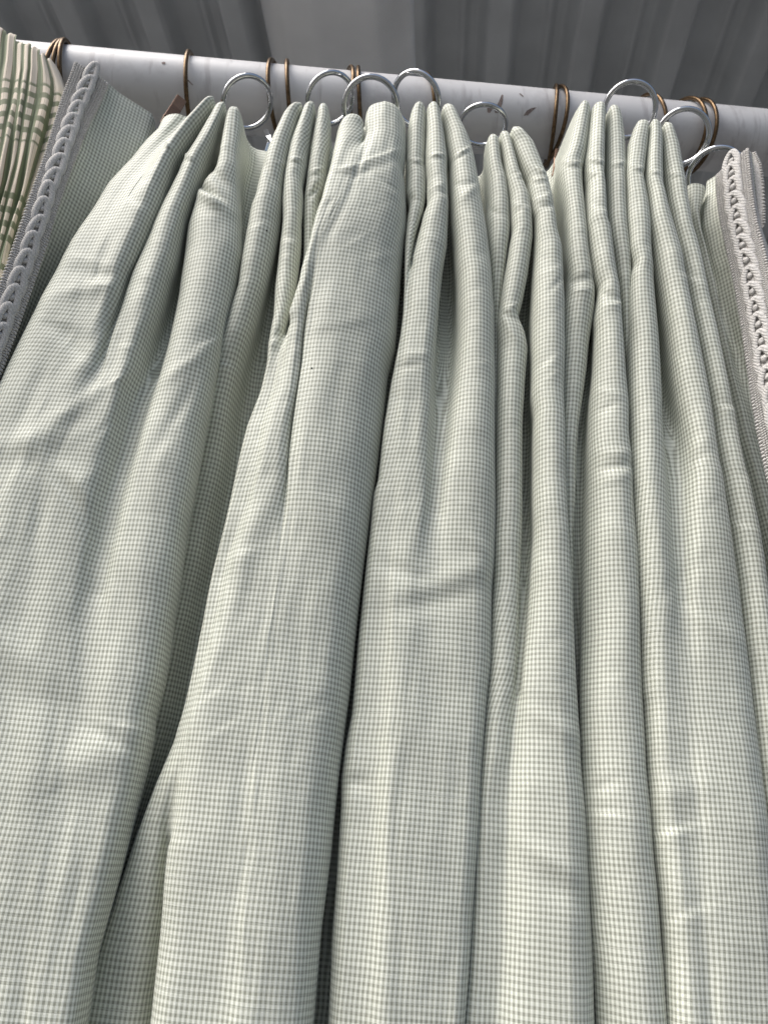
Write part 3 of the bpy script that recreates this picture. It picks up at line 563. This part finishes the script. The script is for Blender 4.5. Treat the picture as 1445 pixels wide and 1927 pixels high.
st = ramp([(0, (1, 1, 1)), (.06, (0, 0, 0)), (.44, (0, 0, 0)), (.52, (1, 1, 1)), (1, (1, 1, 1))], vs_.outputs[0])
# the cross stripes come in sets: attribute band = 1 inside a set
bandn = N(ns, "ShaderNodeMapRange", i={1: 0, 2: 1})
zz = N(ns, "ShaderNodeMapRange", i={1: 1.9, 2: 2.3}); ln.new(sp.outputs[1], zz.inputs[0])
q_ = lambda z: (z-1.9)/.4
O, I = (0, 0, 0), (1, 1, 1)
bnd = ramp([(0, I), (q_(1.985), I), (q_(1.987), O), (q_(1.999), O), (q_(2.001), I), (q_(2.052), I), (q_(2.054), O), (q_(2.106), O), (q_(2.108), I), (q_(2.178), I), (q_(2.180), O), (1, O)], zz.outputs[0])
inv = N(ns, "ShaderNodeMath", op='SUBTRACT', i={0: 1.0}); ln.new(st.outputs[0], inv.inputs[1])
mm = N(ns, "ShaderNodeMath", op='MULTIPLY'); ln.new(inv.outputs[0], mm.inputs[0]); ln.new(bnd.outputs[0], mm.inputs[1])
m8 = N(ns, "ShaderNodeMath", op='MULTIPLY', i={1: .88}); ln.new(mm.outputs[0], m8.inputs[0])
mx = N(ns, "ShaderNodeMix", data_type='RGBA'); ln.new(m8.outputs[0], mx.inputs[0]); ln.new(va.outputs[0], mx.inputs[6]); mx.inputs[7].default_value = (.12, .15, .07, 1)
nn = N(ns, "ShaderNodeTexNoise", i={'Scale': 900.0, 'Detail': 2.0}); ln.new(uvn.outputs[0], nn.inputs['Vector'])
bp = N(ns, "ShaderNodeBump", i={'Strength': .3, 'Distance': .0005}); ln.new(nn.outputs[0], bp.inputs['Height']); ln.new(bp.outputs[0], bs.inputs['Normal'])
ln.new(mx.outputs[2], bs.inputs['Base Color']); bs.inputs['Roughness'].default_value = .75; bs.inputs['Sheen Weight'].default_value = .2
PF = []
def pf(L, R, **k): PF.append(dict(name='p', L=L, R=R, r=.7, **k))
pf("-60,38 -75,150 -100,300 -150,500 -330,1000", "-24,40 -34,150 -60,300 -110,500 -290,1000")
pf("-20,42 -30,150 -56,300 -106,500 -285,1000", "11,44 4,120 -8,200 -30,300 -75,480 -240,1000")
pf("14,52 10,110 -3,200 -22,300 -66,480 -232,1000", "29,56 27,120 18,200 6,270 -12,350 -50,480 -200,1000")
pf("31,66 29,130 21,200 9,270 -9,350 -46,480 -195,1000", "41,68 41,130 36,190 24,260 10,340 -20,450 -160,1000")
pf("43,70 44,130 38,190 27,260 13,340 -17,450 -156,1000", "57,74 56,130 50,180 42,240 30,310 8,400 -20,500 -120,1000")
pf("59,78 59,130 53,180 45,240 33,310 11,400 -16,500 -116,1000", "72,86 76,130 72,170 62,220 50,290 28,380 0,480 -100,1000")
pf("74,90 79,130 76,170 66,220 54,290 32,380 4,480 -95,1000", "84,98 98,150 96,185 84,240 66,300 44,380 16,470 -80,1000")
pf("85,100 100,150 99,185 88,240 70,300 48,380 20,470 -76,1000", "94,110 114,165 116,195 107,245 85,305 62,370 38,440 14,520 -4,590 -60,1000", d=[(0, 8), (3000, 8)])
pb = lambda y: np.interp(y, [100, 250, 500, 1000, 1950], [.470, .472, .49, .50, .50])
P2, UV2, FI2, V2, ck2, ci2 = sheet(PF, pb, [(0, 2.5), (300, 3.5), (3000, 7)], 1.55, nrow=300, nz=700, lmin=.0012)
cols = np.arange(P2.shape[1]); uu = np.interp(cols, ci2, np.arange(len(ci2))+.35+np.array([0, .02, -.03, .05, .0, .08, -.05, .1]))
UV2[:, :, 0] = uu[None]+0.03*noise2(P2.shape[:2], (8, 10), 3)
P2[:, :, 1] -= 0.0012*noise2(P2.shape[:2], (20, 30), 8)
UV2[:, :, 1] += 0.002*noise2(P2.shape[:2], (4, 12), 12)
pr = empty("plaid_curtain", (-.26, 0, 2.2)); tag(pr, "green and cream plaid curtain with tight gathers, at the left end", "curtain")
child(link("drape", grid_mesh("plaid_drape", P2, UV2), M2), pr)

# ------------------------------------------------------------------ rail
pa = P1(40, 150, .540); pb_ = P1(1445, 270, .612)
ax = (pb_-pa).normalized(); RP = 0.0365
mr, ns, ln, bs = mat("white_painted_pipe")
tc = N(ns, "ShaderNodeTexCoord"); n1 = N(ns, "ShaderNodeTexNoise", i={'Scale': 14.0, 'Detail': 6.0, 'Roughness': .65}); ln.new(tc.outputs['Object'], n1.inputs['Vector'])
mpp = N(ns, "ShaderNodeMapping"); mpp.inputs['Scale'].default_value = (60, 12, 12); ln.new(tc.outputs['Object'], mpp.inputs[0])
n2 = N(ns, "ShaderNodeTexNoise", i={'Scale': 1.6, 'Detail': 5.0}); ln.new(mpp.outputs[0], n2.inputs['Vector'])
r1 = N(ns, "ShaderNodeMapRange", i={1: .54, 2: .72, 3: 0, 4: .45}); ln.new(n1.outputs[0], r1.inputs[0])
r2 = N(ns, "ShaderNodeMapRange", i={1: .58, 2: .70, 3: 0, 4: .40}); ln.new(n2.outputs[0], r2.inputs[0])
ad = N(ns, "ShaderNodeMath", op='ADD'); ln.new(r1.outputs[0], ad.inputs[0]); ln.new(r2.outputs[0], ad.inputs[1])
mx = N(ns, "ShaderNodeMix", data_type='RGBA'); ln.new(ad.outputs[0], mx.inputs[0]); mx.inputs[6].default_value = (.74, .73, .735, 1); mx.inputs[7].default_value = (.36, .33, .33, 1)
ln.new(mx.outputs[2], bs.inputs['Base Color']); bs.inputs['Roughness'].default_value = .42
bp = N(ns, "ShaderNodeBump", i={'Strength': .25, 'Distance': .001}); ln.new(n1.outputs[0], bp.inputs['Height']); ln.new(bp.outputs[0], bs.inputs['Normal'])
p0 = pa-ax*.35; p1 = pb_+ax*.5
me = tube("rail", [(0, 0, 0), (0, 0, 0)] and [Vector((x, 0, 0)) for x in np.linspace(0, (p1-p0).length, 60)], RP, 64)
rail = link("hanging_rail", me, mr); rail.location = p0; rail.rotation_euler = ax.to_track_quat('X', 'Z').to_euler()
tag(rail, "thick white painted pipe rail with rust stains, holding all the curtains under the sheet roof", "rail")
# rust marks: patches of old tape and grime on the pipe
M_STAIN = simple("rust_stain", (.36, .285, .26), .8, noise=1, nscale=260, dark=.5)
def on_pipe(px, py):
    d = at([px], [py], [1.0])[0]-CAM; d = Vector(d).normalized(); c = Vector(CAM)-p0
    m_ = d-ax*d.dot(ax); n_2 = c-ax*c.dot(ax); A_ = m_.dot(m_); B_ = 2*m_.dot(n_2); C_ = n_2.dot(n_2)-(RP+.0003)**2
    return Vector(CAM)+d*((-B_-math.sqrt(max(0, B_*B_-4*A_*C_)))/(2*A_))
def stain(poly):
    vs = []; fsx = []; k = len(poly)-1
    for i, (x, y, wd_) in enumerate(poly):
        for j in range(4): vs.append(on_pipe(x+wd_*(j/3-.5)+rnd.uniform(-.8, .8), y+rnd.uniform(-.8, .8)))
    for i in range(k):
        for j in range(3): fsx.append((i*4+j, i*4+j+1, i*4+5+j, i*4+4+j))
    me = bpy.data.meshes.new("rust_stain"); me.from_pydata([v for v in vs], [], fsx); me.update()
    o = link("rust_stain", me, M_STAIN); bpy.context.view_layer.update(); o.parent = rail; o.matrix_parent_inverse = rail.matrix_world.inverted()
for pl in ([(945, 178, 4), (943, 188, 6), (940, 196, 8), (936, 205, 10), (935, 213, 7)], [(926, 197, 9), (922, 204, 11), (919, 212, 6)],
           [(984, 182, 4), (978, 176, 3)], [(1004, 203, 9), (996, 209, 12), (988, 217, 8)], [(308, 117, 6), (308, 121, 6)], [(350, 147, 2), (357, 154, 3), (363, 160, 2)]): stain(pl)

# ------------------------------------------------------------------ rings
def torus_mesh(name, R_, r, sq=1.0):
    return tube(name, [Vector((math.cos(a)*R_, math.sin(a)*R_, 0)) for a in np.linspace(0, 2*math.pi, 72, endpoint=False)], r, 12, True)
BR = torus_mesh("brass_ring", .0425, .00235); BR.materials.append(M_BRASS)
BR.polygons.foreach_set("use_smooth", np.ones(len(BR.polygons), bool))
def pipe_point(px):
    a, b = 0.0, (p1-p0).length
    for _ in range(50):
        m_ = .5*(a+b); q = p0+ax*m_+Vector((0, 0, RP)); x, _y = proj(np.array([list(q)]))
        if x[0] < px: a = m_
        else: b = m_
    return p0+ax*m_
ringpos = [(126, 8, 12, "leftmost of the three brass rings beside the plaid curtain, leaning left"), (140, 4, 6, "middle of the three brass rings beside the plaid curtain"), (152, 0, -2, "brass ring just above the top corner of the left braid trim"),
           (376, -3, 0, "single brass ring left of the first chrome ring, above the first pleat"), (533, -14, 2, "left one of the brass ring pair above the second pleat"), (556, -6, -2, "right one of the brass ring pair above the second pleat"),
           (656, 8, 0, "brass ring half hidden by the chrome ring left of the flattened pleat"), (684, -8, 0, "brass ring seen through the chrome ring over the flattened pleat"), (803, 0, -8, "brass ring crossing behind the narrow tilted chrome ring"),
           (1034, 8, 2, "left brass ring of the crossing pair over the rail's scuffed right part"), (1036, -10, 9, "right brass ring of the crossing pair, leaning towards the fifth finger group"), (1205, 6, -10, "brass ring behind the highest chrome ring at the right"),
           (1272, 12, -8, "left of the two brass rings seen through the lower right chrome ring"), (1292, 12, -4, "right of the two brass rings seen through the lower right chrome ring")]
for px_, yaw_, tilt, lab in ringpos:
    c = pipe_point(px_)+Vector((0, 0, RP-.0425+.0024)); o = bpy.data.objects.new("brass_ring", BR); COL.objects.link(o)
    nrm = Matrix.Rotation(math.radians(yaw_), 3, 'Z') @ ax; nrm = Matrix.Rotation(math.radians(tilt), 3, Vector((0, 1, 0))) @ nrm
    o.rotation_euler = nrm.to_track_quat('Z', 'Y').to_euler(); o.location = c
    tag(o, lab, "ring", "brass rings on the rail")
CR_ = torus_mesh("chrome_ring", .0245, .0027); CR_.materials.append(M_CHROME)
CR_.polygons.foreach_set("use_smooth", np.ones(len(CR_.polygons), bool))
# x, y of the centre, distance, sideways turn, lean, scale
chrome = [(466, 193, .512, 46, -6, 1.02, "chrome ring behind the first three-finger pleat from the left"), (622, 186, .512, 50, -5, 1.0, "chrome ring behind the second pleat, next to the flattened one"),
          (698, 202, .508, 4, -5, 1.1, "large chrome ring standing over the flattened wide pleat"), (783, 188, .512, -58, -6, 1.06, "narrow tilted chrome ring at the fourth pleat's left finger"),
          (908, 236, .512, -14, -38, .95, "flat lying chrome ring just left of the fifth pleat"), (1184, 207, .508, 10, -2, 1.04, "highest chrome ring on the right, rising above the rail"),
          (1283, 258, .512, 12, -6, 1.04, "chrome ring right of the last three-finger pleat, framing two brass rings"), (1346, 331, .520, 0, -12, 1.06, "lowest chrome ring, beside the right braid trim corner")]
for x, y, D, yw, lean, sc, lab in chrome:
    c = P1(x, y, D); v = (Vector(CAM)-c).normalized()
    nrm = Matrix.Rotation(math.radians(yw), 3, 'Z') @ v; side = nrm.cross(Vector((0, 0, 1))).normalized(); nrm = Matrix.Rotation(math.radians(lean), 3, side) @ nrm
    o = bpy.data.objects.new("chrome_ring", CR_); COL.objects.link(o); o.location = c; o.rotation_euler = nrm.to_track_quat('Z', 'Y').to_euler(); o.scale = (sc,)*3
    tag(o, lab, "ring", "chrome rings behind the pleats")
# clips
def strip_clip(name, path, width, thick, m, lab, cat="clip"):
    """bent flat strip, path in photo px + distance"""
    q = [P1(*p) for p in path]; vs = []; fsx = []
    for i, p in enumerate(q):
        t = (q[min(i+1, len(q)-1)]-q[max(i-1, 0)]).normalized(); v = (Vector(CAM)-p).normalized(); s = t.cross(v).normalized(); n_3 = s.cross(t).normalized()
        for a_, b_ in ((-1, -1), (1, -1), (1, 1), (-1, 1)): vs.append(p+s*a_*width/2+n_3*b_*thick/2)
    for i in range(len(q)-1):
        for k in range(4): fsx.append((i*4+k, i*4+(k+1) % 4, i*4+4+(k+1) % 4, i*4+4+k))
    fsx += [(3, 2, 1, 0), tuple(len(q)*4-4+k for k in range(4))]
    me = bpy.data.meshes.new(name); me.from_pydata(vs, [], fsx); me.update()
    o = link(name, me, m, smooth=False); b = o.modifiers.new("bevel", 'BEVEL'); b.width = thick*.25; b.segments = 2
    return tag(o, lab, cat)
strip_clip("metal_clip", [(342, 186, .520), (331, 204, .506), (318, 224, .499), (311, 238, .502)], .011, .003, M_CLIP, "brown folded metal clip gripping the heading by the first pleat", "clip")
strip_clip("metal_hook", [(1048, 283, .512), (1045, 300, .500), (1044, 318, .497), (1041, 334, .500)], .004, .004, M_CLIP, "slim copper brown hook below the crossing brass rings", "hook")
strip_clip("metal_buckle", [(500, 246, .520), (506, 258, .508), (508, 272, .502), (503, 288, .505)], .006, .003, M_CHROME, "small chrome clip in the gap before the second pleat", "clip")

# ------------------------------------------------------------------ roof sheeting, ground
HZ = CAM[2]+1.20; YW = math.radians(-6.0)
def rib_profile(x, per=.1335):
    """trapezoidal ribs hanging down"""
    t = (x/per) % 1.0; h = .042
    return -h*np.interp(t, [0, .09, .38, .42, .47, .51, .62, .74, 1.0], [1, 0, 0, .14, .14, 0, 0, 1, 1])
def roof(x0, x1, off):
    xs = np.arange(x0, x1, .004); ys = np.linspace(-.1, 5.0, 24)
    Xg, Yg = np.meshgrid(xs, ys); Z = HZ+np.broadcast_to(rib_profile(xs-off)[None], Xg.shape)+.004*np.sin(Yg*1.7+1)
    xr_ = Xg*math.cos(YW)-Yg*math.sin(YW); yr_ = Xg*math.sin(YW)+Yg*math.cos(YW)
    return np.stack([xr_, yr_, Z], -1)
G = roof(-1.0, -.285, -.577); G2 = roof(-.045, 2.6, .103)
rf = link("roof", grid_mesh("roof_a", G), M_CEIL, smooth=False); tag(rf, "grey corrugated metal roof sheets above the rail", None, None, 'structure')
r2_ = link("roof_sheet", grid_mesh("roof_b", G2), M_CEIL, rf, smooth=False)
xs = np.linspace(-.292, -.030, 60); ys = np.linspace(-.1, 5.0, 24); Xg, Yg = np.meshgrid(xs, ys)
prof = -.085*np.interp(np.linspace(0, 1, 60), [0, .02, .10, .22, .40, .75, 1], [-.3, .15, .55, .90, 1.05, .95, .1]); prof = smooth1(prof, 1)
Zp = HZ-.006+np.broadcast_to(prof[None], Xg.shape)
o = link("roof_cover", grid_mesh("roof_c", np.stack([Xg*math.cos(YW)-Yg*math.sin(YW), Xg*math.sin(YW)+Yg*math.cos(YW), Zp], -1)), M_PANEL, rf)
gm = bpy.data.meshes.new("ground"); gm.from_pydata([(-60, -60, 0), (60, -60, 0), (60, 60, 0), (-60, 60, 0)], [], [(0, 1, 2, 3)])  # out of view, added for the light it bounces up under the roof
gr = link("ground", gm, M_GROUND, smooth=False); tag(gr, kind='structure')
